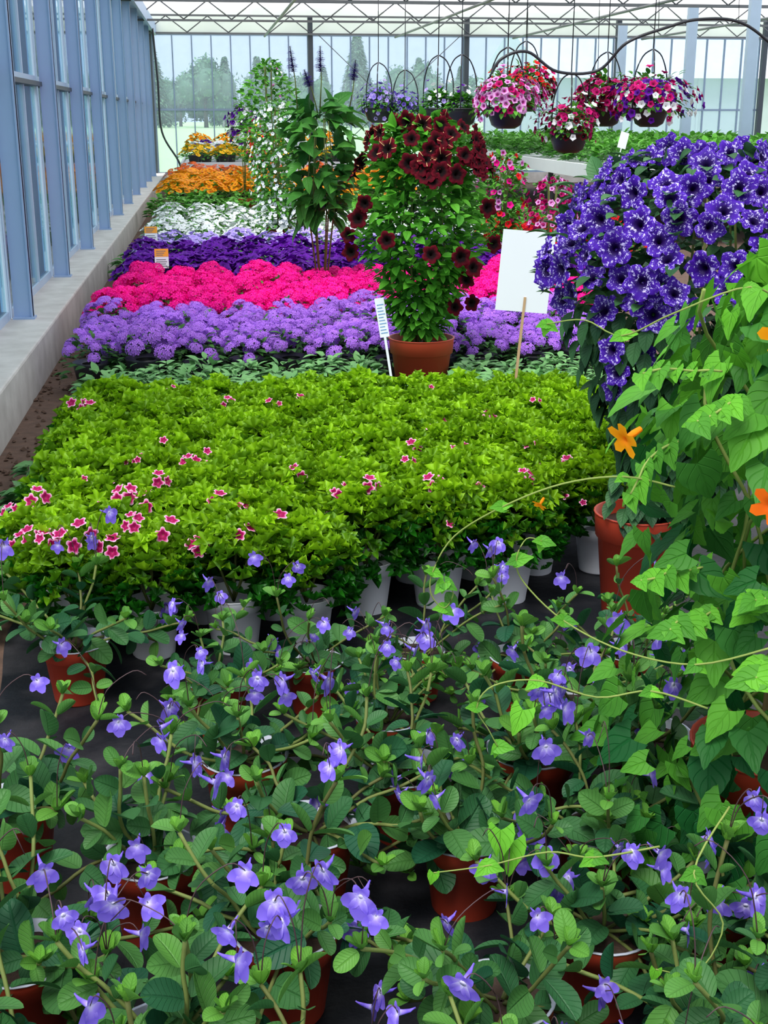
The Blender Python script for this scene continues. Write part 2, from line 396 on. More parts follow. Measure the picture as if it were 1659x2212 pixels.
f=MB().box(-.96,13,-.5,27.9,-.12,0); obj('floor',f.build('floor',[M_floor],False),kind='structure')
f=MB().box(-150,150,27.95,320,-.3,-.05); obj('ground_field',f.build('ground_field',[M_field],False),kind='structure')
f=MB().box(-60,-1.3,-5,27.9,-.3,-.05); obj('ground_verge',f.build('ground_verge',[plain('verge_grass',(.22,.38,.14),.9,1,.5)],False),kind='structure')
nx,ny=90,150; v=[];fc=[]
for i in range(ny+1):
    for j in range(nx+1):
        x=-.60+3.4*j/nx; y=.2+5.4*i/ny
        z=.006+.004*math.sin(x*13+2*math.sin(y*5))*math.sin(y*9+x*3)+.002*math.sin(31*x+17*y)+.002
        if j==0: x+=.02*math.sin(y*7)
        v.append((x,y,max(z,.003)))
for i in range(ny):
    for j in range(nx):
        a=i*(nx+1)+j; fc.append((a,a+1,a+nx+2,a+nx+1))
obj('weed_fabric',MB().add(T(v,fc,[(0,0)]*len(v))).build('weed_fabric',[M_fab]),label='black woven weed control fabric spread over the ground',category='ground fabric')
m=MB().box(-1.30,-.95,-.5,27.9,-.1,.25)
wl=m.build('wall_left',[M_conc],False); o=obj('wall_left',wl,kind='structure')
bv=o.modifiers.new('b','BEVEL'); bv.width=.012; bv.segments=2
o=obj('wall_back',MB().box(-1.30,13,27.7,27.9,-.1,.22).build('wall_back',[M_conc],False),kind='structure')
wn=1
ys=[3.56+2.05*k for k in range(12)]
mp=MB().box(-.06,.05,-.02,.02,.25,3.05).box(.04,.05,-.035,.035,.25,3.05); 
mp.box(-.065,.062,-.05,.05,.25,.262); mpost=mp.build('wall_post',[M_post],False)
for y in ys:
    obj('wall_post',mpost,loc=(-1.13,y,0),label='blue-grey galvanised steel wall post bolted to the concrete curb',category='post',group='side wall posts')
mf=MB(); w=2.05-.07
for k in range(0,4):
    yy=.035+w*k/3; mf.box(-.02,.006,yy-.016,yy+.016,.25,3.05)
for z in (.25,1.62,2.98): mf.box(-.02,.006,.04,w,z,z+.05)
mfr=mf.build('side_window_frame',[M_postlt],False)
mr=MB().box(-.03,.045,.035,w+.035,1.60,1.63).build('window_rail',[M_dark],False)
mg=MB().box(-.014,-.008,.05,w,.3,2.98).build('side_pane',[M_glassL],False)
for y in ys[:-1]:
    o=obj('window_%d'%wn,mfr,loc=(-1.215,y,0),kind='structure'); wn+=1
    obj('glass_pane',mg,o); obj('window_rail',mr,o)
obj('trim_1',MB().box(-1.32,-1.0,2,27.9,3.05,3.2).box(-1.04,-1.0,2,27.9,2.98,3.05).build('gutter',[M_post],False),kind='structure')
# end wall
xs=[-1.15+3.3*k for k in range(5)]
mfe=MB()
for k in range(0,9):
    xx=.06+3.2*k/8; mfe.box(xx-.013,xx+.013,-.03,.03,.2,3.03)
for z in(.22,1.5,2.98): mfe.box(0,3.3,-.025,.025,z,z+.04)
mfe=mfe.build('end_window_frame',[M_bar],False)
mge=MB().box(.02,3.28,-.004,.004,.24,3.0).build('end_pane',[M_glassE],False)
mdp=MB().box(-.05,.05,-.06,.06,0,3.35).build('end_post',[M_dark],False)
for x in xs[:-1]:
    o=obj('window_%d'%wn,mfe,loc=(x,27.8,0),kind='structure'); wn+=1
    obj('glass_pane',mge,o)
for x in xs:
    obj('end_wall_post',mdp,loc=(x,27.62,0),label='dark steel column against the glazed end wall',category='post',group='end wall columns')
obj('trim_2',MB().box(-1.3,13,27.78,27.82,3.03,3.8).build('end_fascia',[M_cloth],False),kind='structure')
for x0,x1 in((1.9,5.3),(5.6,2.3)):
    obj('cross_brace',MB().tube([(x0,27.5,0),(x1,27.5,3.0)],.009).build('cross_brace',[M_truss]),label='thin steel diagonal brace rod on the end wall',category='brace')
mip=MB().box(-.08,.08,-.05,.05,0,3.1).build('aisle_post',[M_postlt],False)
for p in((8,18.8),(8,21.3),(8,25)):
    obj('aisle_post',mip,loc=(*p,0),label='pale blue steel column carrying the roof gutter',category='post',group='aisle columns')
nx,ny=120,60; v=[];fc=[]
for i in range(ny+1):
    for j in range(nx+1):
        x=-1.25+14.25*j/nx; y=16.5+11.2*i/ny
        ph=(y-15.8)/4*math.pi
        z=3.58-.20*abs(math.sin(ph))**.7+.02*math.sin(x*5+math.sin(y*2)*2)+.015*math.sin(x*11+y)+.05*math.sin(x*.95)
        v.append((x,y,z))
for i in range(ny):
    for j in range(nx):
        a=i*(nx+1)+j; fc.append((a,a+1,a+nx+2,a+nx+1))
obj('ceiling',MB().add(T(v,fc,[(0,0)]*len(v))).build('ceiling',[M_cloth]),kind='structure')
def truss_meshes():
    c=MB().box(-1.2,13,-.018,.018,-.018,.018).build('chord',[M_truss],False)
    wb=MB(); n=17; L=14.2/n
    for k in range(n):
        a=-1.2+k*L; wb.tube([(a,0,3.02),(a+L/2,0,3.33)],.012,k=5); wb.tube([(a+L/2,0,3.33),(a+L,0,3.02)],.012,k=5)
    return c,wb.build('web',[M_truss])
tc,tw=truss_meshes()
for y in (19.8,23.8,27.45):
    e=empty('roof_truss',(0,y,0),label='grey steel lattice roof truss spanning the greenhouse',category='roof truss',group='roof trusses')
    obj('chord',tc,e,(0,0,3.0)); obj('chord',tc,e,(0,0,3.34)); obj('web_bars',tw,e)
for i,x in enumerate((1.2,3.9,6.4,9.2)):
    obj('overhead_pipe',MB().tube([(x,9,2.95),(x+.05,18,2.93),(x,27.4,2.95)],.022,k=8).build('overhead_pipe',[M_truss]),label='grey steel pipe running lengthways under the roof',category='pipe',group='overhead pipes')
for y in (13.2,15.6,11.4,12.3,11.75):
    obj('overhead_pipe',MB().tube([(.8,y,2.9),(9.25,y,2.9)],.02).build('overhead_pipe',[M_truss]),label='grey crossways steel pipe under the roof',category='pipe',group='crossways pipes')
SPH=lathe([(.02,-1),(.5,-.86),(.87,-.5),(1,0),(.87,.5),(.5,.86),(.02,1)],12)
def blob_tree(kind):
    mb=MB()
    mb.tube([(0,0,0),(0,0,4)],[.3,.15],mat=1)
    if kind=='fir':
        mb.add(lathe([(1.9,.4),(1.3,3),(.8,6),(.05,9.6)],12),None,0,.3)
        for i in range(3200):
            t=R()**1.3; z=.3+9.7*t; r=(1-t)*2.4*R(.75,1.08); a=R(0,6.28); o=np.array([math.cos(a),math.sin(a),0])
            mb.add(L_tiny,fr(o*r+[0,0,z],o+[R(-.5,.5),R(-.5,.5),R(-.6,.2)],[0,0,1],R(.35,.6)),0,R())
    else:
        cs=[(R(-2.0,2.0),R(-2,2),R(1.5,7.2),R(1.1,2.0)) for _ in range(15)]
        for c in cs: mb.add(SPH,frz(c[:3],[0,0,1],c[3]*.85),0,.3)
        for i in range(4500):
            c=cs[rng.integers(15)]; n=nrm([R(-1,1),R(-1,1),R(-1,1)])
            mb.add(L_tiny,fr(np.array(c[:3])+n*c[3]*R(.8,1.1),[R(-1,1),R(-1,1),R(-1,1)],n,R(.3,.55)),0,R())
    return mb
M_tree=leaf_mat('tree_leaf',(.08,.17,.11),(.22,.40,.22),0,.8,.1)
M_trunk=plain('bark',(.14,.11,.09),.9)
TR={k:blob_tree(k).build('tree_'+k,[M_tree,M_trunk]) for k in('fir','round')}
for i in range(42):
    k='fir' if R()<.45 else 'round'
    x=-24+3.35*i+R(-.6,.6)
    yy=168 if i%2 else 186
    obj('fir_tree' if k=='fir' else 'broadleaf_tree',TR[k],loc=(x,yy,-.05),rz=R(0,6),s=R(.8,1.3)*(.8 if (i%4==0 or 20<x<28) else 1.),
        label='hazy green conifer in the hedge line beyond the field' if k=='fir' else 'leafy green tree in the hedge line beyond the field',category='tree',group='tree line beyond the field')
for i in range(8):
    obj('broadleaf_tree',TR['round'],loc=(-13-R(0,3),4+i*5.2,-.05),rz=R(0,6),s=R(.3,.5),label='leafy green tree outside the side glazing',category='tree',group='trees beside the greenhouse')
M_shed=plain('shed_grey',(.50,.55,.62),.7,2,.2); M_roof=plain('shed_roof',(.60,.66,.75),.6,2,.2)
e=empty('neighbouring_greenhouse',(22,52,-.05),label='long pale grey glasshouse with a low pitched roof outside',category='building')
mb=MB().box(-8,14,0,14,0,3)
for k in range(12): mb.box(-8+2*k-.05,-8+2*k+.05,-.05,0,0,3)
obj('body',mb.build('shed_body',[M_shed],False),e)
mb=MB(); v=[(-8.4,-.5,2.9),(14.4,-.5,2.9),(14.4,7,5.2),(-8.4,7,5.2),(14.4,14.5,2.9),(-8.4,14.5,2.9)]
mb.add(T(v,[(0,1,2,3),(3,2,4,5),(0,3,5),(1,4,2)],[(0,0)]*6)); obj('roof',mb.build('shed_roof',[M_roof],False),e)

# ================================================================= STREPTOCARPUS
def strep_plant(seed):
    global rng
    rng=np.random.default_rng(seed)
    mb=MB(); tips=[]
    ns=11
    for s in range(ns):
        a=6.283*s/ns+R(-.35,.35); el=R(-.25,1.15); L=R(.12,.28)
        o=np.array([math.cos(a),math.sin(a),0]); p=o*R(0,.04)+[0,0,.14]
        pts=[p]; nn=4 if L<.2 else 5; d=nrm(o*math.cos(el)+[0,0,math.sin(el)])
        if el<.2: d=nrm(d+[0,0,.35])
        for i in range(nn):
            d=nrm(d+np.array([R(-.3,.3),R(-.3,.3),R(-.22,.24)-(.2 if el<.2 else 0)])); p=p+d*L/nn*R(.85,1.15); p[2]=max(p[2],.05); pts.append(p)
        mb.tube(smooth(pts,3),.0034,mat=1,shade=R(0,1),k=5)
        for i in range(1,nn+1):
            t=i/nn; ang=(i%2)*1.57+R(-.3,.3); side=nrm(np.cross(d,[0,0,1]) ) ; u2=nrm(np.cross(side,d))
            for sg in(-1,1):
                dd=side*math.cos(ang)*sg+u2*math.sin(ang)*sg
                dd=nrm(dd*.9+d*.3+[0,0,R(-.35,.4) if t<.8 else .45])
                if dd[2]<-.6: dd[2]=-.3
                sz=(.074*(1-.48*t**2))*R(.55,1.2)
                up=np.array([0,0,1.])+o*.5+[R(-.7,.7),R(-.7,.7)-.25,0]
                lf=L_strep3 if (t<.5 and R()<.5) else (L_strep if R()<.6 else L_strep2)
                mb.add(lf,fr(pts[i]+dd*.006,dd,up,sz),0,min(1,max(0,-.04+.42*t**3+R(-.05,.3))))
        tip=pts[-1]; tips.append((tip,d))
        for q in range(4):
            a2=q*1.57+R(0,.4); dd=nrm(np.array([math.cos(a2),math.sin(a2),1.0])+d*.5)
            mb.add(L_strep2,fr(tip,dd,[0,0,1],R(.020,.036)),0,R(.4,1))
    fl=[]; sb=MB()
    for k in range(8):
        tip,d=tips[rng.integers(ns)]; a=R(0,6.28)
        p0=tip; h=R(.03,.15); q=np.array([math.cos(a),math.sin(a),0])*R(.02,.09)
        p1=p0+q*.3+[0,0,h*.65]; p2=p0+q+[0,0,h]; p3=p2+q*.35+[0,0,-.012]
        sb.tube(smooth([p0,p1,p2,p3],4),.0010,k=4); fl.append(p3)
        if R()<.35:
            p4=p3+[R(-.025,.025),R(-.02,.02),R(-.035,-.02)]; sb.tube([p2,p4],.0008,k=4); fl.append(p4)
    return mb.build('strep_foliage',[M_strep,M_stem]),sb.build('strep_stalks',[M_stalk]),fl
SP=[strep_plant(100+i) for i in range(8)]
SFm=[strepflower().build('strep_flower',[F_strep]),strepflower(.38,.4).build('strep_flower_half',[F_strep]),strepflower(.42,.2).build('strep_flower_narrow',[F_strep])]
rng=np.random.default_rng(23)
pos=[(-.38,2.93),(-.03,2.70),(.34,2.46),(.20,2.78),(.46,2.82),(.70,2.74),(.76,2.46),(.60,2.22),(.335,2.20),(.02,2.28),(-.15,1.95),(-.42,2.15),
(-.34,1.70),(.07,1.71),(.13,2.0),(.41,1.95),(.66,1.95),(.58,1.66),(-.11,1.47),(-.32,1.42),(.38,1.52),(.66,1.40),(.82,1.70),
(-.12,1.20),(.08,1.27),(.40,1.20),(.64,1.14),(.84,1.18),(.86,2.25),(-.35,1.18),(.88,1.45),(.98,2.72)]
for i,(x,y) in enumerate(pos):
    k=i%8; e=empty('potted_streptocarpus',(x,y,.008),R(0,6.28),R(.95,1.08)*(.86 if y>2.4 else 1),label='streptocarpus with fleshy oval leaves and small violet flowers in terracotta-coloured pot',category='potted plant',group='streptocarpus pots on the black fabric')
    if i==0: e['label']='streptocarpus in a fully visible terracotta-coloured pot beside bare black fabric'; e.scale=(1,1,1)
    obj('pot',POT_T[0],e); obj('soil',POT_T[1],e); obj('foliage',SP[k][0],e); obj('flower_stalk',SP[k][1],e)
    for p in SP[k][2]:
        if R()<.68:
            a=-math.pi/2-e.rotation_euler.z+R(-1.4,1.4)
            obj('flower',SFm[int(rng.integers(3))],e,M=frz(p,[math.cos(a),math.sin(a),R(-.35,.45)],R(.022,.034),spin=R(-.5,.5)))

# ================================================================= PELARGONIUMS
def pel_plant(seed):
    global rng
    rng=np.random.default_rng(seed); mb=MB()
    for i in range(330):
        a=R(0,6.283); q=math.sqrt(R()); o=np.array([math.cos(a),math.sin(a),0])
        z=.342-.105*q**3.6+.024*math.sin(o[0]*q*7+seed)*math.cos(o[1]*q*6)+R(-.03,.02)
        if R()<.25: z-=R(.03,.13); q=min(1,q+.2)
        if i>300: q=R(.8,1.0); z=R(.13,.2)
        e=R(.1,1.4)*(1-.3*q); a2=R(0,6.283)
        d=np.array([math.cos(a2),math.sin(a2),0])*math.cos(e)+o*q*.7+[0,0,math.sin(e)]
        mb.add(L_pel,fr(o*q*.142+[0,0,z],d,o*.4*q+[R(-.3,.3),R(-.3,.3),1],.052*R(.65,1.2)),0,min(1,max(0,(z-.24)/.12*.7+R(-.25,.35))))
    for k in range(6):
        a=R(0,6.28); o=np.array([math.cos(a),math.sin(a),0]); mb.tube([(0,0,.13),o*.05+[0,0,.25]],.004,mat=1,k=4)
    return mb.build('pelargonium_foliage',[M_pel,M_stem])
PP=[pel_plant(200+i) for i in range(6)]
def cluster(seed,k):
    global rng
    rng=np.random.default_rng(seed); mb=MB()
    for i in range(k):
        a=6.28*i/k+R(-.3,.3); q=.95 if k>1 else 0
        n=np.array([math.cos(a)*q*.7,math.sin(a)*q*.7,1.]); p=np.array([math.cos(a)*q*.020,math.sin(a)*q*.020,R(-.004,.004)])
        mb.add(P_5,frz(p,n,R(.015,.019)),0,R())
    return mb.build('pel_cluster',[F_pel])
PC=[cluster(5,3),cluster(6,4),cluster(8,2),cluster(9,1)]
G='regal pelargonium pots'
pelpots=[]
ix=0
rng=np.random.default_rng(31)
for r in range(9):
    for c in range(10):
        x=-.47+c*.208+R(-.02,.02)+(.0 if r%2 else .05)
        ys0=3.20 if c<4 else 3.44
        yy=ys0+r*(4.98-ys0)/8+R(-.02,.02)
        if c>=4 and r==8: continue
        if c>=4: yy=ys0+r*(4.98-ys0)/7+R(-.02,.02)
        if math.hypot(x-1.2,yy-3.32)<.25 or (x>1.25 and yy<3.9): continue
        e=empty('potted_pelargonium',(x,yy,.006),R(0,6.28),R(.95,1.05),label='bushy lime-green pelargonium with lobed leaves in a white plastic pot',category='potted plant',group=G)
        pelpots.append((x,yy,e))
        obj('pot',POT_W[0],e); obj('foliage',PP[ix%6],e); ix+=1
cl=[(-.50,3.19),(-.45,3.12),(-.36,3.16),(-.30,3.12),(-.24,3.15),(-.15,3.14),(-.516,3.45),(-.277,3.41),(-.22,3.38),(-.013,3.38),(.277,3.44),(.336,3.4),(.42,3.41),(-.62,3.6),(-.52,3.55),(-.18,3.59),(-.13,3.56),(.09,3.54),(.16,3.54),(.43,3.5),(.47,3.53),(.726,3.46),(.88,3.45),(.733,3.84),(.62,3.86),(1.02,3.8),(-.526,4.69),(-.49,4.65),(-.21,4.65),(.02,4.62),(.3,4.58),(-.45,3.3),(-.4,3.09),(.95,4.3),(1.1,3.75),(.05,3.12),(-.55,3.3),(-.07,3.12),(.13,3.2),(.6,3.42),(.05,3.36),(.22,3.6),(-.35,3.75),(-.1,3.8)]
rng=np.random.default_rng(44)
nfix=len(cl)
cl+=[(R(-.55,1.1),R(3.3,3.9)) for _ in range(14)]+[(R(-.55,1.2),R(3.6,4.95)) for _ in range(20)]
for i,(x,y) in enumerate(cl):
    b=min(pelpots,key=lambda t:(t[0]-x)**2+(t[1]-y)**2); e=b[2]; q=math.hypot(x-b[0],y-b[1])/.142
    z=.395-.10*min(1,q**3)+R(-.012,.008); z=max(z,.30)
    M=np.array((Matrix.LocRotScale(e.location,e.rotation_euler,e.scale)).inverted())@frz([x,y-.01,z],[R(-.4,.4),-.75,.75],R(1.0,1.35) if i<nfix else R(.65,.95))
    obj('flower_cluster',PC[i%3 if i<nfix else 2+i%2],e,M=M,label='pink flowers with dark maroon blotches and pale edges')

# ================================================================= BED ROWS
def row(name,label,group,meshes,x0,x1,y0,y1,sp,z=.006,cat='bedding plant',smin=.9,smax=1.12,skip=None):
    ny=max(1,int(round((y1-y0)/sp))); nx=int(round((x1-x0)/sp)); k=0
    for j in range(ny+1):
        for i in range(nx+1):
            x=x0+i*(x1-x0)/nx+R(-.12,.12)*sp+(sp*.25 if j%2 else -.1*sp); y=y0+j*(y1-y0)/ny+R(-.1,.1)*sp
            if skip and skip(x,y): continue
            me=meshes[k%len(meshes)]; k+=1
            if isinstance(me,tuple):
                e=empty(name,(x,y,z),R(0,6.28),R(smin,smax),label=label,category=cat,group=group)
                obj('foliage',me[0],e)
                if me[1]: obj('flowers',me[1],e,kind='stuff'); obj('pot',POT_K,e)
            else:
                obj(name,me,loc=(x,y,z),rz=R(0,6.28),s=R(smin,smax),label=label,category=cat,group=group)
rng=np.random.default_rng(33)
ms=[]
for i in range(4):
    mb=MB(); dome(mb,130,.13,.04,.16,[L_small],.062,0,(.0,.9),(0,1),.2); ms.append((mb.build('low_foliage',[M_low]),None))
sk=lambda x,y: math.hypot(x-1.02,y-6.2)<.22
row('young_bedding_plant','low grey-green leafy plant not yet in flower','low grey-green row',ms,-.52,2.1,5.2,6.3,.2,skip=sk)
dm=MB().add(DA,frz([0,0,0],[0,-.5,1],.028)).build('daisy',[flower_mat('apricot_flower',[(0,(.3,.05,.02)),(.3,(.95,.35,.12)),(1,(.95,.6,.35))])])
for x,y in((.36,5.3),(.30,5.15),(-.13,5.15),(.95,5.3),(1.5,5.4)):
    obj('gazania_bloom',dm,loc=(x,y,.26),label='single apricot daisy bloom above low foliage',category='flower',group='apricot daisy blooms')
def rowmeshes(n,fm,lm,tl,fn,fs,Rd,z0,H,ln,ls,split=False,leafT_=L_small,out=.7):
    res=[]
    for i in range(n):
        if split:
            a=MB(); dome(a,ln,Rd,z0*.5,H+z0*.4,[leafT_],ls); b=MB(); domeflowers(b,fn,Rd,z0,H,tl,fs,0,out)
            res.append((a.build('fol',[lm]),b.build('flo',[fm])))
        else:
            a=MB(); dome(a,ln,Rd,z0*.5,H+z0*.4,[leafT_],ls); domeflowers(a,fn,Rd,z0,H,tl,fs,1,out); a.add(POT_LATHE,None,2)
            res.append(a.build('plant',[lm,fm,M_black]))
    return res
row('potted_verbena','verbena with rounded lavender flower heads over dark foliage','lavender verbena row',
    rowmeshes(4,F_verb,M_dkleaf,UM,14,.042,.15,.19,.13,90,.06,True),-.62,2.0,6.68,7.6,.25,skip=lambda x,y: math.hypot(x-1.02,y-6.2)<.3)
row('potted_geranium','geranium massed with vivid hot pink flowers','hot pink geranium row',
    rowmeshes(4,F_pink,M_dkleaf,UMP,20,.042,.16,.20,.14,60,.06,True),-.56,2.3,7.85,9.15,.27)
row('potted_petunia','petunia covered in deep purple ruffled flowers','deep purple petunia row',
    rowmeshes(4,F_purp,M_dkleaf,[P_mass],36,.038,.17,.22,.15,50,.06),-.55,2.7,9.45,11.2,.29,skip=lambda x,y: x>2.25 and y>10.2)
row('potted_viola','compact plant with pale lavender flowers','pale lavender row',
    rowmeshes(3,F_lav,M_midleaf,[P_mass],38,.031,.19,.20,.12,70,.06),-.50,2.2,11.5,12.6,.33)
row('potted_white_petunia','compact bedding plant with many white flowers','white flower row',
    rowmeshes(4,F_white,M_midleaf,[P_mass],30,.033,.2,.22,.13,110,.07),-.50,2.6,12.95,15.9,.37)
row('leafy_marigold','leafy green marigold not yet in bloom','green marigold row',
    [m[0] for m in rowmeshes(3,F_white,M_midleaf,[P_mass],1,.01,.23,.3,.13,120,.09,True)],-.5,2.4,16.4,17.4,.42)
row('potted_marigold','marigold covered in bright orange blooms','orange marigold row',
    rowmeshes(4,F_orange,M_midleaf,[DA],38,.048,.25,.38,.17,70,.09),-.45,2.8,17.9,21.2,.45)
row('potted_rust_marigold','marigold with rusty orange-red blooms','rust marigold row',
    rowmeshes(2,F_redor,M_midleaf,[DA],26,.055,.25,.44,.15,70,.09),-.45,2.8,21.7,22.3,.48)
M_alu=plain('bench_aluminium',(.72,.76,.80),.4,4,.15)
def bench(x0,x1,y0,y1,z,label):
    e=empty('plant_bench',((x0+x1)/2,(y0+y1)/2,0),label=label,category='bench')
    a,b=(x1-x0)/2,(y1-y0)/2
    mb=MB().box(-a,a,-b,b,z-.03,z)
    mb.box(-a-.02,-a+.02,-b,b,z-.10,z+.06).box(a-.02,a+.02,-b,b,z-.10,z+.06).box(-a,a,-b-.02,-b+.02,z-.10,z+.06).box(-a,a,b-.02,b+.02,z-.10,z+.06)
    obj('bench_top',mb.build('bench_top',[M_alu],False),e)
    lg=MB().box(-.03,.03,-.03,.03,0,z-.03).build('leg',[M_truss],False)
    for sx in(-a*.9,a*.9):
        for k in range(4): obj('leg',lg,e,(sx,-b*.95+k*b*1.9/3,0))
bench(-.5,2.4,23.0,27.0,.56,'low bench crowded with mixed flowering plants')
g='mixed flowers on the low bench'
row('potted_yellow_pansy','pansy with yellow-orange flowers',g,rowmeshes(2,F_yel,M_midleaf,[P_mass],26,.05,.25,.18,.15,60,.09),-.2,2.2,23.3,23.9,.5,z=.56)
row('potted_white_pansy','pansy with white flowers',g,rowmeshes(2,F_white,M_midleaf,[P_mass],26,.05,.25,.2,.15,60,.09),-.2,2.2,24.4,24.9,.5,z=.56)
row('potted_purple_pansy','pansy with violet flowers',g,rowmeshes(2,F_purp,M_midleaf,[P_mass],22,.05,.25,.2,.15,60,.09),-.2,2.2,25.2,25.7,.5,z=.56)
row('potted_orange_pansy','pansy with orange flowers',g,rowmeshes(2,F_orange,M_midleaf,[P_mass],26,.05,.25,.3,.2,60,.09),-.2,2.2,26.1,26.6,.5,z=.56)
bench(4.5,9.3,13.7,25.5,.78,'wide aluminium-edged bench covered with green seedlings')
ms=[]
for i in range(3):
    mb=MB(); dome(mb,150,.24,.06,.24,[L_small],.11,0,(.2,1.1)); ms.append(mb.build('seedling',[M_midleaf]))
row('leafy_seedling','bushy mid-green seedling on the bench','green seedlings on the wide bench',ms,4.95,9.1,14.05,25.2,.62,z=.78,cat='seedling')
row('potted_red_geranium','geranium with bright red flower heads','red geraniums',rowmeshes(2,F_red,M_midleaf,UMP,9,.05,.16,.28,.15,100,.07),2.7,3.6,10.5,12.2,.36)
row('green_potted_plant','leafy green potted plant without flowers','leafy plants beside the benches',[m for m in ms],3.1,3.7,12.8,19,.55,z=.0)

# ================================================================= TALL PLANTS
def tall(name,label,cat,x,y,pot,prof,lm,tl,n,size,fl=(),sh=(0,1),inner=.5,stems=6,extra=None,potname='pot',potoff=(0,0,0)):
    e=empty(name,(x,y,.006),label=label,category=cat)
    if pot: obj(potname,pot[0],e,potoff); obj('soil',pot[1],e,potoff)
    mb=MB(); tower(mb,n,prof,tl,size,0,sh,inner)
    if extra: extra(mb)
    z0=.25 if pot else 0
    for k in range(stems):
        a=6.283*k/stems; zt=prof[-1][0]-.1; rr=np.interp(zt*.6,[p[0] for p in prof],[p[1] for p in prof])
        mb.tube([(potoff[0]+.03*math.cos(a),.03*math.sin(a),z0),(rr*.5*math.cos(a),rr*.5*math.sin(a),zt*.6),(rr*.3*math.cos(a),rr*.3*math.sin(a),zt)],[.007,.005,.003],mat=1,k=5)
    obj('foliage',mb.build(name+'_foliage',[lm,M_stem]),e)
    for (me,ps) in fl:
        for (p,nn,s) in ps: obj('flower',me,e,M=frz(p,nn,s))
    return e
def onprof(prof,z,a,k=1.02):
    r=np.interp(z,[p[0] for p in prof],[p[1] for p in prof]); return np.array([r*k*math.cos(a),r*k*math.sin(a),z])
rng=np.random.default_rng(55)
prof=[(.34,.10),(.42,.16),(.55,.21),(.66,.28),(.78,.35),(.95,.37),(1.10,.31),(1.25,.27),(1.34,.22),(1.38,.08)]
mS=MB().add(P_hero).build('dkstar',[F_dkstar]); mR=MB().add(P_hero).build('dkred',[F_dkred])
A=[];B=[]
for i in range(48):
    z=1.39-.28*R()**.8; a=-math.pi/2-.1+R(-2.1,2.0); p=onprof(prof,z,a,1.12); n=np.array([math.cos(a)*.8,math.sin(a)*.9,R(.0,.7)])
    (A if (i%2==0 and z>1.2) else B).append((p,n,R(.038,.050)))
for (dx,z) in((-.34,.93),(-.31,1.0),(-.37,.84),(-.22,.84),(-.02,.78),(.13,.76),(.27,.98),(.18,.64),(.14,.50),(.25,.50),(.33,.8),(-.36,.76),(.21,.7)):
    r=np.interp(z,[p[0] for p in prof],[p[1] for p in prof]); dy=-math.sqrt(max(0,r*r-dx*dx))-.03
    B.append((np.array([dx,dy,z]),[dx*1.5,-1,R(0,.4)],R(.038,.048)))
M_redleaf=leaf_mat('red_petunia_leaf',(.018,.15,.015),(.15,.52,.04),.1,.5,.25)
tall('dark_red_petunia','tall petunia with near-black red blooms in round terracotta pot','potted plant',1.02,6.2,POT_B,prof,M_redleaf,[L_pet,L_small],3200,.062,[(mS,A),(mR,B)],inner=.35)
prof=[(.68,.14),(.85,.20),(1.1,.24),(1.35,.27),(1.48,.12)]
e=tall('tall_salvia','tall broad-leaved dark green salvia with violet flower spikes','potted plant',.75,8.9,POT_M,prof,M_salleaf,[L_sal],250,.14,(),inner=.35)
def spike(h):
    mb=MB(); mb.tube([(0,0,0),(.01,0,h*.5),(0,0,h)],[.005,.004,.003],mat=1,k=5)
    for i in range(90):
        z=h*.62+h*.38*i/90; a=i*2.4; o=np.array([math.cos(a),math.sin(a),.4]); w=.045*(1-(i/90)**2*.7)*(1 if (i//12)%2 else .75)
        mb.add(L_small,fr([0,0,z],o,[0,0,1],w),0,R())
    return mb.build('flower_spike',[F_salv,M_stem])
for (dx,dy,h,t) in((-.15,0,.44,-.1),(0,.0,.44,.02),(.2,.05,.36,.15),(-.02,-.1,.3,-.3)):
    o=obj('flower_spike',spike(h),e,(dx,dy,1.40)); o.rotation_euler=(0,t,0)
def fl_tower(name,label,x,y,prof,lm,fms,nf,fs,n,size,pot=POT_M,tl=[P_mass]):
    e=empty(name,(x,y,.006),label=label,category='potted plant')
    if pot: obj('pot',pot[0],e)
    mb=MB(); tower(mb,n,prof,[L_small],size,0,inner=.35)
    for k in range(4): mb.tube([(0,0,.2),(R(-.05,.05),R(-.05,.05),prof[-1][0]-.05)],.006,mat=1,k=4)
    obj('foliage',mb.build(name+'_foliage',[lm,M_stem]),e)
    fb=MB()
    for i in range(nf):
        z=R(prof[0][0]+.05,prof[-1][0]); a=R(0,6.28); p=onprof(prof,z,a,R(.8,1.12)); k=rng.integers(len(fms))
        fb.add(tl[rng.integers(len(tl))],frz(p,[math.cos(a),math.sin(a),R(-.1,.8)],fs*R(.8,1.2)),int(k),R())
    obj('flowers',fb.build(name+'_flowers',fms),e,kind='stuff'); return e
fl_tower('white_flowered_shrub','tall airy plant sprinkled with small white flowers',.66,13.0,[(.3,.2),(.7,.26),(1.2,.28),(1.4,.22),(1.52,.08)],M_midleaf,[F_white],380,.018,1100,.06)
fl_tower('airy_shrub','tall airy twiggy shrub with small pale flowers',.72,15.6,[(.5,.2),(.8,.3),(1.3,.5),(1.6,.42),(2.0,.1)],M_midleaf,[F_lpink,F_white],60,.016,1100,.08)
fl_tower('mixed_climber','bushy plant with white and dark purple flowers',.45,17.7,[(1.0,.12),(1.15,.22),(1.35,.24),(1.5,.1)],M_dkleaf,[F_white,F_purp],70,.038,160,.08)
fl_tower('red_yellow_plant','bushy plant with red and yellow flowers',.60,16.8,[(.8,.08),(1.0,.14),(1.25,.14),(1.35,.06)],M_dkleaf,[F_red,F_mag,F_yel],40,.036,120,.07)
fl_tower('pink_fuchsia_shrub','bushy shrub with pink and red flowers',2.45,10.7,[(.3,.1),(.5,.18),(.8,.22),(1.0,.20),(1.1,.08)],M_midleaf,[F_pink,F_lpink,F_red],90,.026,900,.055)
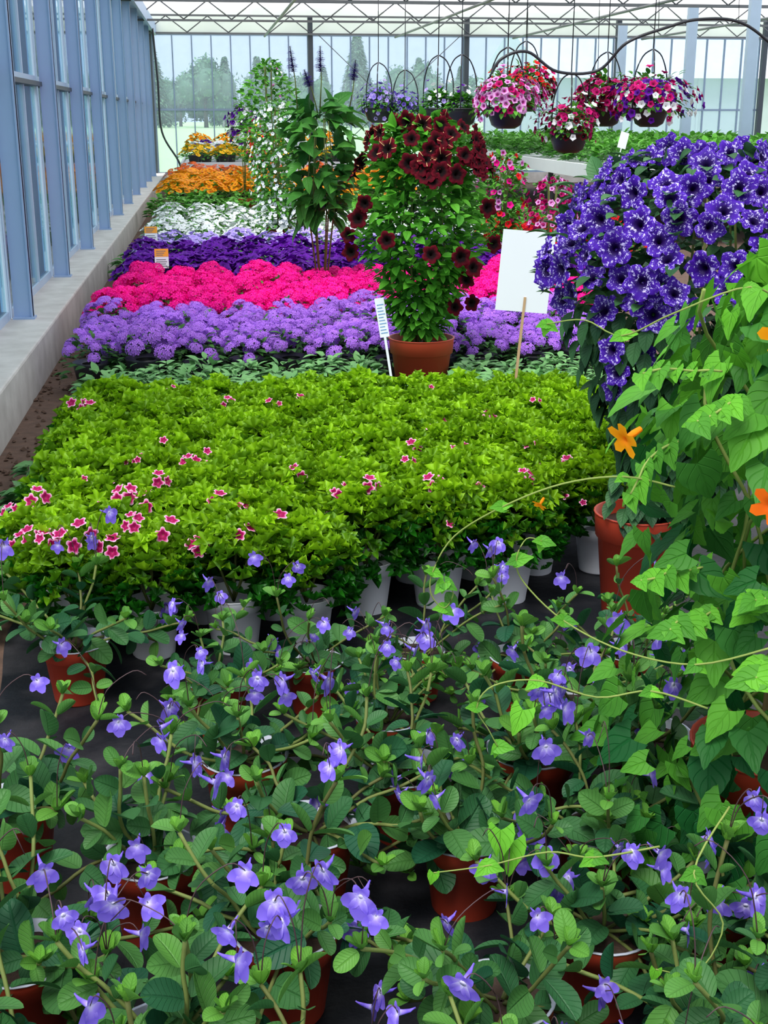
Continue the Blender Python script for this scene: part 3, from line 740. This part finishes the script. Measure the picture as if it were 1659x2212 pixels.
fl_tower('pink_ball_plant','rounded plant covered in rose pink flowers',2.42,9.0,[(.35,.08),(.6,.17),(.8,.19),(.93,.12),(.98,.03)],M_dkleaf,[F_mag,F_lpink,F_mag],260,.021,160,.05)
# purple night petunia
rng=np.random.default_rng(77)
prof=[(.27,.08),(.45,.16),(.65,.25),(.85,.35),(1.0,.41),(1.12,.40),(1.22,.33),(1.31,.14)]
mN=MB().add(P_hero).build('night',[F_night])
A=[];pts_=[]
tries=0
while len(A)<95 and tries<12000:
    tries+=1
    z=R(.88,1.32); a=-math.pi/2+R(-1.75,1.25); p=onprof(prof,z,a,R(.98,1.07))
    if any(np.linalg.norm(p-q)<.049 for q in pts_): continue
    if z<.95 and R()<.4: continue
    pts_.append(p); A.append((p,[math.cos(a)*.9+R(-.45,.45),math.sin(a)+R(-.3,.3),R(-.1,.9)+(z-1.1)],R(.036,.046)))
for (dx,z) in((-.29,.76),(-.27,.70),(-.31,.82),(-.20,.64),(-.22,.80)):
    A.append((np.array([dx,-.16-.08*(z>.75),z]),[-.8+dx*.2+.4*(dx>-.25),-.8,R(-.2,.4)],R(.032,.040)))
def ex(mb):
    for i in range(300):
        a=-math.pi/2+R(-1.6,.6); z=R(.40,.92); p=onprof(prof,z,a,R(.88,1.08))
        mb.add(L_pet,fr(p,[math.cos(a)*.5,math.sin(a)*.5,-.7],[math.cos(a),math.sin(a),.4],.062),0,R())
    for i in range(150):
        a=R(0,6.28); z=R(.9,1.32); p=onprof(prof,z,a,R(.93,1.06))
        mb.add(L_pet,fr(p,[math.cos(a),math.sin(a),R(-.2,.8)],[0,0,1],R(.045,.065)),0,R(.3,1))
    for i in range(50):
        a=-math.pi/2+R(-1.0,1.6); z=R(.29,.44)
        mb.add(L_pet,fr([-.13+.11*math.cos(a),.11*math.sin(a),z],[math.cos(a)*.6,math.sin(a)*.6,-.3],[math.cos(a),math.sin(a),.5],.06),0,R())
tall('speckled_petunia','large bushy petunia with violet white-speckled blooms in terracotta pot','potted plant',1.31,3.32,POT_M,prof,M_petleaf,[L_pet],1700,.066,[(mN,A)],inner=.35,extra=ex,potoff=(-.13,-.02,0))

# ================================================================= THUNBERGIA VINE
rng=np.random.default_rng(91)
vx,vy=.95,1.93
e=empty('black_eyed_susan_vine',(vx,vy,.006),label='climbing vine with toothed heart-shaped leaves and orange flowers',category='potted plant')
obj('pot',POT_M[0],e); obj('soil',POT_M[1],e)
prof=[(.06,.28),(.3,.31),(.5,.27),(.65,.24),(.8,.27),(.95,.28),(1.08,.20),(1.2,.06)]
mb=MB()
for i in range(860):
    z=R(.06,1.18); a=R(0,6.283); kk=R(.45,1.05); r=np.interp(z,[p[0] for p in prof],[p[1] for p in prof])*kk
    o=np.array([math.cos(a),math.sin(a),0]); d=o*.3+np.array([R(-.8,.8),R(-.5,.5),-.75+R(-.3,.6)])
    lo=z/1.15
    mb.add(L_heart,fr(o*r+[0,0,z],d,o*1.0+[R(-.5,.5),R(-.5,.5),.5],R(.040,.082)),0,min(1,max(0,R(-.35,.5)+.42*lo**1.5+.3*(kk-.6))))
sb=MB(); W=lambda x,y,z:(x-vx,y-vy,z)
for q in range(18):
    a=R(-2.9,0.2); z=R(.55,1.15); r=np.interp(z,[p[0] for p in prof],[p[1] for p in prof])*.9
    o=np.array([math.cos(a),math.sin(a),0]); p=o*r+[0,0,z]; pts=[p]; d=nrm(o+[0,0,R(.0,1.1)])
    for k in range(5):
        d=nrm(d+[R(-.3,.3),R(-.3,.3),R(-.4,.2)]); p=p+d*.026; pts.append(p)
    sb.tube(smooth(pts,3),.002,k=5,shade=1)
    for k in range(1,6):
        for sg in(-1,1):
            s=np.cross(d,[0,0,1])*sg; mb.add(L_heart,fr(pts[k],s+d*.4+[0,0,-.3],[0,0,.8]+o*.9,R(.022,.048)),0,R(.4,1))
obj('foliage',mb.build('vine_foliage',[M_vine]),e)
for k in range(7):
    a0=6.28*k/7; pts=[]
    for i in range(22):
        t=i/21; a=a0+t*5*(1 if k%2 else -1); r=.12+.06*math.sin(t*9+k); pts.append((r*math.cos(a),r*math.sin(a),.25+.88*t))
    sb.tube(pts,.0035,k=5,shade=R())
ten=[[(.70,1.80,.84),(.616,1.80,.86),(.53,1.84,.84),(.44,1.86,.80),(.37,1.9,.74),(.335,1.9,.68),(.333,1.9,.64),(.355,1.9,.615),(.37,1.9,.64),(.355,1.9,.66)],
 [(.80,1.62,.64),(.70,1.66,.60),(.60,1.70,.61),(.52,1.76,.64),(.465,1.8,.69),(.45,1.8,.73),(.465,1.8,.765),(.49,1.8,.76)],
 [(.72,1.65,.53),(.64,1.68,.55),(.56,1.7,.535),(.47,1.72,.56),(.40,1.72,.555),(.375,1.72,.52),(.395,1.72,.48),(.41,1.72,.45)],
 [(.62,1.55,.36),(.52,1.55,.35),(.45,1.55,.365),(.36,1.55,.35),(.28,1.55,.345)],
 [(.84,1.75,1.12),(.76,1.72,1.16),(.66,1.75,1.12),(.60,1.8,1.08),(.55,1.83,1.10),(.50,1.86,1.09)],
 [(.86,1.7,1.1),(.9,1.66,1.2),(.95,1.66,1.27),(.97,1.64,1.22),(.95,1.62,1.15)],
 [(.70,1.5,.45),(.62,1.42,.40),(.66,1.40,.33),(.62,1.38,.27),(.56,1.38,.28)]]
lb=MB()
for t in ten:
    pts=smooth([W(*p) for p in t],5); n=len(pts); sb.tube(pts,[.0018-.0009*i/n for i in range(n)],k=5,shade=.5)
    for i in range(5,n,10):
        for sg in(-1,1):
            lb.add(L_heart,fr(pts[i],[sg*.6,-.3,R(-.7,.3)],[R(-.3,.3),-.8,.6],R(.016,.028)),0,R(.4,1))
    lb.add(L_heart,fr(pts[-1],[-.2,-.2,-.8],[0,-1,.4],.02),0,1.)
for (x,y,z,s) in((.47,1.80,.47,.045),(.42,1.72,.30,.05),(.44,1.73,.27,.055)):
    lb.add(L_heart,fr(W(x,y,z),[R(-.4,.4),-.4,-.6],[0,-.8,.6],s),0,R(.5,1))
obj('stems',sb.build('vine_stems',[M_vinestem]),e); obj('young_leaves',lb.build('vine_young',[M_vine]),e)
tf=petuniaT(20,((.16,-1.2),(.2,-.7),(.16,-.3),(.2,-.02),(.6,.03),(1,.08)),.15,.06,.3)
m1=MB().add(tf).build('vine_flower',[F_thun]); m2=MB().add(tf).build('vine_flower2',[F_thun2])
for me,p,n,s in((m1,(.60,1.76,.93),(-.8,-.35,-.35),.028),(m2,(.72,1.50,.90),(-.6,-.6,-.2),.028),(m1,(.76,1.60,1.11),(-.4,-.6,-.2),.030),(m1,(.5,1.86,.80),(-.4,-.3,-.5),.012)):
    obj('flower',me,e,M=frz(W(*p),n,s),label='orange five-lobed tubular flower')
obj('support_cane',MB().tube([(0,0,.2),(.01,0,1.12)],.006).tube([(.1,.05,.2),(.03,.02,1.08)],.005).build('cane',[plain('bamboo',(.45,.33,.15),.6)]),e)

# ================================================================= HANGING BASKETS
rng=np.random.default_rng(120)
bowl=MB().add(lathe([(.08,-.16),(.13,-.13),(.16,-.05),(.175,0),(.18,.0),(.18,.012),(.165,.012),(.15,-.02),(.05,-.02)],24)).build('hanging_bowl',[M_black])
def basket(x,y,z,fms,label,Rb=.3,nf=120,fs=.04,trail=.25):
    e=empty('hanging_basket',(x,y,z),label=label,category='hanging basket',group='hanging baskets')
    obj('bowl',bowl,e)
    hb=MB()
    for k in range(3):
        a=2.1*k+.3; hb.tube(smooth([(.175*math.cos(a),.175*math.sin(a),0),(.17*math.cos(a),.17*math.sin(a),.28),(.10*math.cos(a),.10*math.sin(a),.46),(.01*math.cos(a),.01*math.sin(a),.52)],4),.007,k=4)
    hb.tube([(0,0,.5),(0,0,2.9-z)],.005,k=4)
    obj('hanger',hb.build('hanger',[M_black]),e)
    fb=MB(); db=MB(); ph=R(0,6)
    W_=lambda a,s: 1+.22*math.sin(3*a+ph)+.14*math.sin(5*a+2*ph+3*s)
    for i in range(260):
        a=R(0,6.28); th=R(-.5,1.4); o=np.array([math.cos(a)*math.cos(th),math.sin(a)*math.cos(th),math.sin(th)*.7+.1])
        fb.add(L_small,fr(o*Rb*R(.5,1.0)*W_(a,0)+[0,0,.03],o+[0,0,-.2],o+[0,0,.5],.07),0,R())
    for i in range(nf):
        a=i*2.4; s=1-1.45*(i+.5)/nf; c=math.sqrt(max(0,1-s*s)); o=np.array([math.cos(a)*c,math.sin(a)*c,s])
        p=o*np.array([Rb,Rb,.20])*R(.8,1.15)*W_(a,s)+[0,0,.08 if s>0 else .08-trail*R(0,1.1)*(-s)]
        if s<-.2 and c*Rb<.2: p[:2]=p[:2]/(c+1e-6)*.9
        db.add(P_mass,frz(p,o+[0,0,.2],fs*R(.8,1.2)),int(rng.integers(len(fms))),R())
    obj('foliage',fb.build('basket_foliage',[M_midleaf]),e); obj('flowers',db.build('basket_flowers',fms),e,kind='stuff')
basket(2.02,15.6,1.48,[F_viol,F_lav,F_salv],'hanging basket trailing blue-violet flowers',.20,120,.025,.4)
basket(2.34,15.6,1.40,[F_salv,F_viol],'hanging basket trailing violet flowers',.17,90,.025,.35)
basket(2.32,13.2,1.46,[F_white,F_lav,F_purp],'black hanging bowl with small lavender and white flowers',.15,34,.024,.0)
basket(2.52,13.0,1.46,[F_white,F_purp],'black hanging bowl with sparse white flowers',.13,26,.024,.0)
basket(2.62,11.4,1.45,[F_lpink,F_lpink,F_mag],'hanging basket full of pale pink petunias with dark throats',.30,180,.031,.14)
basket(3.22,13.2,1.60,[F_mag,F_red,F_dkred],'hanging basket of crimson and magenta petunias',.30,160,.032,.12)
basket(3.20,11.4,1.24,[F_mag,F_dkred,F_mag,F_white],'hanging basket of crimson, magenta and white petunias',.25,120,.030,.14)
basket(3.80,12.3,1.46,[F_mag,F_mag,F_dkred],'hanging basket of magenta petunias',.32,190,.033,.2)
basket(4.06,11.75,1.46,[F_white,F_mag,F_purp,F_mag,F_purp],'hanging basket mixing white, magenta and purple petunias',.35,230,.033,.25)
hp=smooth([(2.43,11.3,1.70),(2.54,11.3,1.87),(2.77,11.3,1.93),(3.04,11.3,1.77),(3.41,11.3,1.78),(3.62,11.2,2.0),(3.94,11.2,2.12),(4.27,11.2,2.2),(4.67,11.2,2.17),(5.1,11.2,1.9),(5.5,11.2,1.7)],8)
mb=MB().tube(hp,.013,k=8)
for x,z in((3.94,2.12),(2.77,1.93),(4.67,2.17),(3.41,1.78)): mb.tube([(x,11.3,z),(x,11.4,2.9)],.003,k=4)
obj('irrigation_hose',mb.build('hose',[M_black]),label='black irrigation hose looping in the air on thin wires',category='hose')
hp=smooth([(-1.0,26,3.0),(-.95,26,2.0),(-.92,26,1.1),(-.6,25.8,.5),(-.55,25.8,0)],8)
obj('downpipe',MB().tube(hp,.02,k=8).build('downpipe',[M_black]),label='black hose hanging down beside the corner post',category='hose')

# ================================================================= SIGNS, TAGS, ODDS
M_card=plain('white_card',(.80,.84,.90),.5,4,.06); M_wood=plain('pale_wood',(.55,.36,.20),.6,20,.3)
M_oran=plain('orange_print',(.9,.36,.03),.5,4,.05); M_blue=plain('blue_print',(.14,.32,.62),.5,4,.05); M_grey=plain('grey_print',(.2,.2,.22),.5,4,.05)
e=empty('plant_sign',(1.18,4.95,.006),label='blank white card sign on a thin wooden stick',category='sign')
e.rotation_euler=(0,math.radians(4.5),math.radians(-8))
obj('card',MB().box(-.115,.095,-.002,.002,.64,.96).build('card',[M_card],False),e)
obj('stick',MB().box(-.005,.005,.003,.010,0,.80).box(-.005,.005,-.006,-.003,0,.70).build('stick',[M_wood],False),e)
def tag(x,y,z,w,h,label,top,rz=0,ry=0):
    e=empty('plant_label',(x,y,z),label=label,category='plant label'); e.rotation_euler=(math.radians(-8),ry,rz)
    mb=MB().box(-w/2,w/2,-.001,.001,0,h,0)
    mb.box(-.006,.006,-.001,.001,-z*.85,0,0)
    if top=='orange':
        mb.box(-w/2,w/2,-.0025,-.001,h*.6,h,1)
        for k in range(3): mb.box(-w*.38,w*(.1+.1*k),-.0035,-.0015,h*(.66+.1*k),h*(.70+.1*k),2)
        for k in range(4): mb.box(-w*.4,w*(.38-.08*(k%2)),-.0025,-.001,h*(.1+.11*k),h*(.14+.11*k),2)
    elif top=='blue':
        for k in range(10): mb.box(-w*.35,w*(.38-.1*(k%3)),-.0025,-.001,h*(.10+.08*k),h*(.12+.08*k),1)
    obj('card',mb.build('tag',[M_card,M_oran if top=='orange' else M_blue,M_grey],False),e)
tag(.81,6.02,.37,.046,.19,'tall narrow white plant label with blue printing','blue',0,math.radians(-8))
tag(-.38,9.35,.34,.10,.14,'white and orange printed plant label above dark purple petunias','orange')
tag(-.54,11.3,.34,.11,.14,'white and orange printed plant label beside pale lavender flowers','orange')
tag(1.35,8.2,.95,.11,.16,'plain white tilted plant label','plain',0,math.radians(18))
tag(4.6,14.2,1.05,.10,.18,'small white plastic label among the seedlings','plain',0,math.radians(15))
rng=np.random.default_rng(140)
for i,(x,y,s) in enumerate([(-.73,3.7,1.),(-.72,4.0,.9),(-.70,4.5,.7),(-.72,4.9,.6),(-.74,3.4,.9),(-.8,11.6,.9),(-.8,12.6,.8)]):
    mb=MB(); dome(mb,40,.11,.04,.14,[L_sal],.10,0,(.2,1.0),(0,1),.3)
    obj('broadleaf_weed',mb.build('weed',[M_low]),loc=(x,y,.004),s=s,label='broad-leaved green plant on bare soil beside the curb',category='weed',group='plants by the curb')
mb=MB().box(-.06,.06,-.55,.55,0,.05)
o=obj('timber_plank',mb.build('plank',[plain('dark_timber',(.10,.06,.04),.8,30,.5)],False),loc=(-.72,2.75,.0),label='dark weathered timber plank edging the fabric',category='plank')
cb=MB(); 
for i in range(500):
    x,y=R(-.94,-.62),R(3,10); s=R(.004,.018)
    v=[(s,0,0),(0,s,0),(-s,0,0),(0,-s,0),(0,0,s*.8),(0,0,-s*.5)]
    cb.add(T(v,[(0,1,4),(1,2,4),(2,3,4),(3,0,4),(1,0,5),(2,1,5),(3,2,5),(0,3,5)],[(0,0)]*6),frz([x,y,.004],[R(-.3,.3),R(-.3,.3),1],1))
obj('soil_clods',cb.build('clods',[M_floor],False),kind='stuff',label='loose crumbs of brown soil along the curb',category='soil')

# ================================================================= LIGHT + CAMERA
w=bpy.data.worlds.new('World'); scene.world=w; w.use_nodes=True; nt=w.node_tree; nt.nodes.clear()
out=nt.nodes.new('ShaderNodeOutputWorld'); bg=nt.nodes.new('ShaderNodeBackground')
tc=nt.nodes.new('ShaderNodeTexCoord'); sp=nt.nodes.new('ShaderNodeSeparateXYZ'); nt.links.new(tc.outputs['Generated'],sp.inputs[0])
rp=nt.nodes.new('ShaderNodeValToRGB'); rp.color_ramp.elements[0].position=0; rp.color_ramp.elements[0].color=(.64,.74,.90,1)
rp.color_ramp.elements[1].position=.4; rp.color_ramp.elements[1].color=(.92,.95,1.0,1); nt.links.new(sp.outputs[2],rp.inputs[0])
nt.links.new(rp.outputs[0],bg.inputs[0]); bg.inputs[1].default_value=1.4; nt.links.new(bg.outputs[0],out.inputs[0])
sd=bpy.data.lights.new('sun','SUN'); sd.energy=4.0; sd.angle=math.radians(32); sd.color=(1,.97,.93)
so=bpy.data.objects.new('sun',sd); COL.objects.link(so); so.rotation_euler=(math.radians(20),math.radians(-16),0)
cd=bpy.data.cameras.new('camera'); co=bpy.data.objects.new('camera',cd); COL.objects.link(co)
cd.sensor_fit='VERTICAL'; cd.sensor_height=36; cd.lens=36*2700/2212; cd.clip_start=.05; cd.clip_end=500
co.location=(0,0,1.4); co.rotation_euler=(math.radians(90-17.59),0,math.radians(-7.62))
scene.camera=co
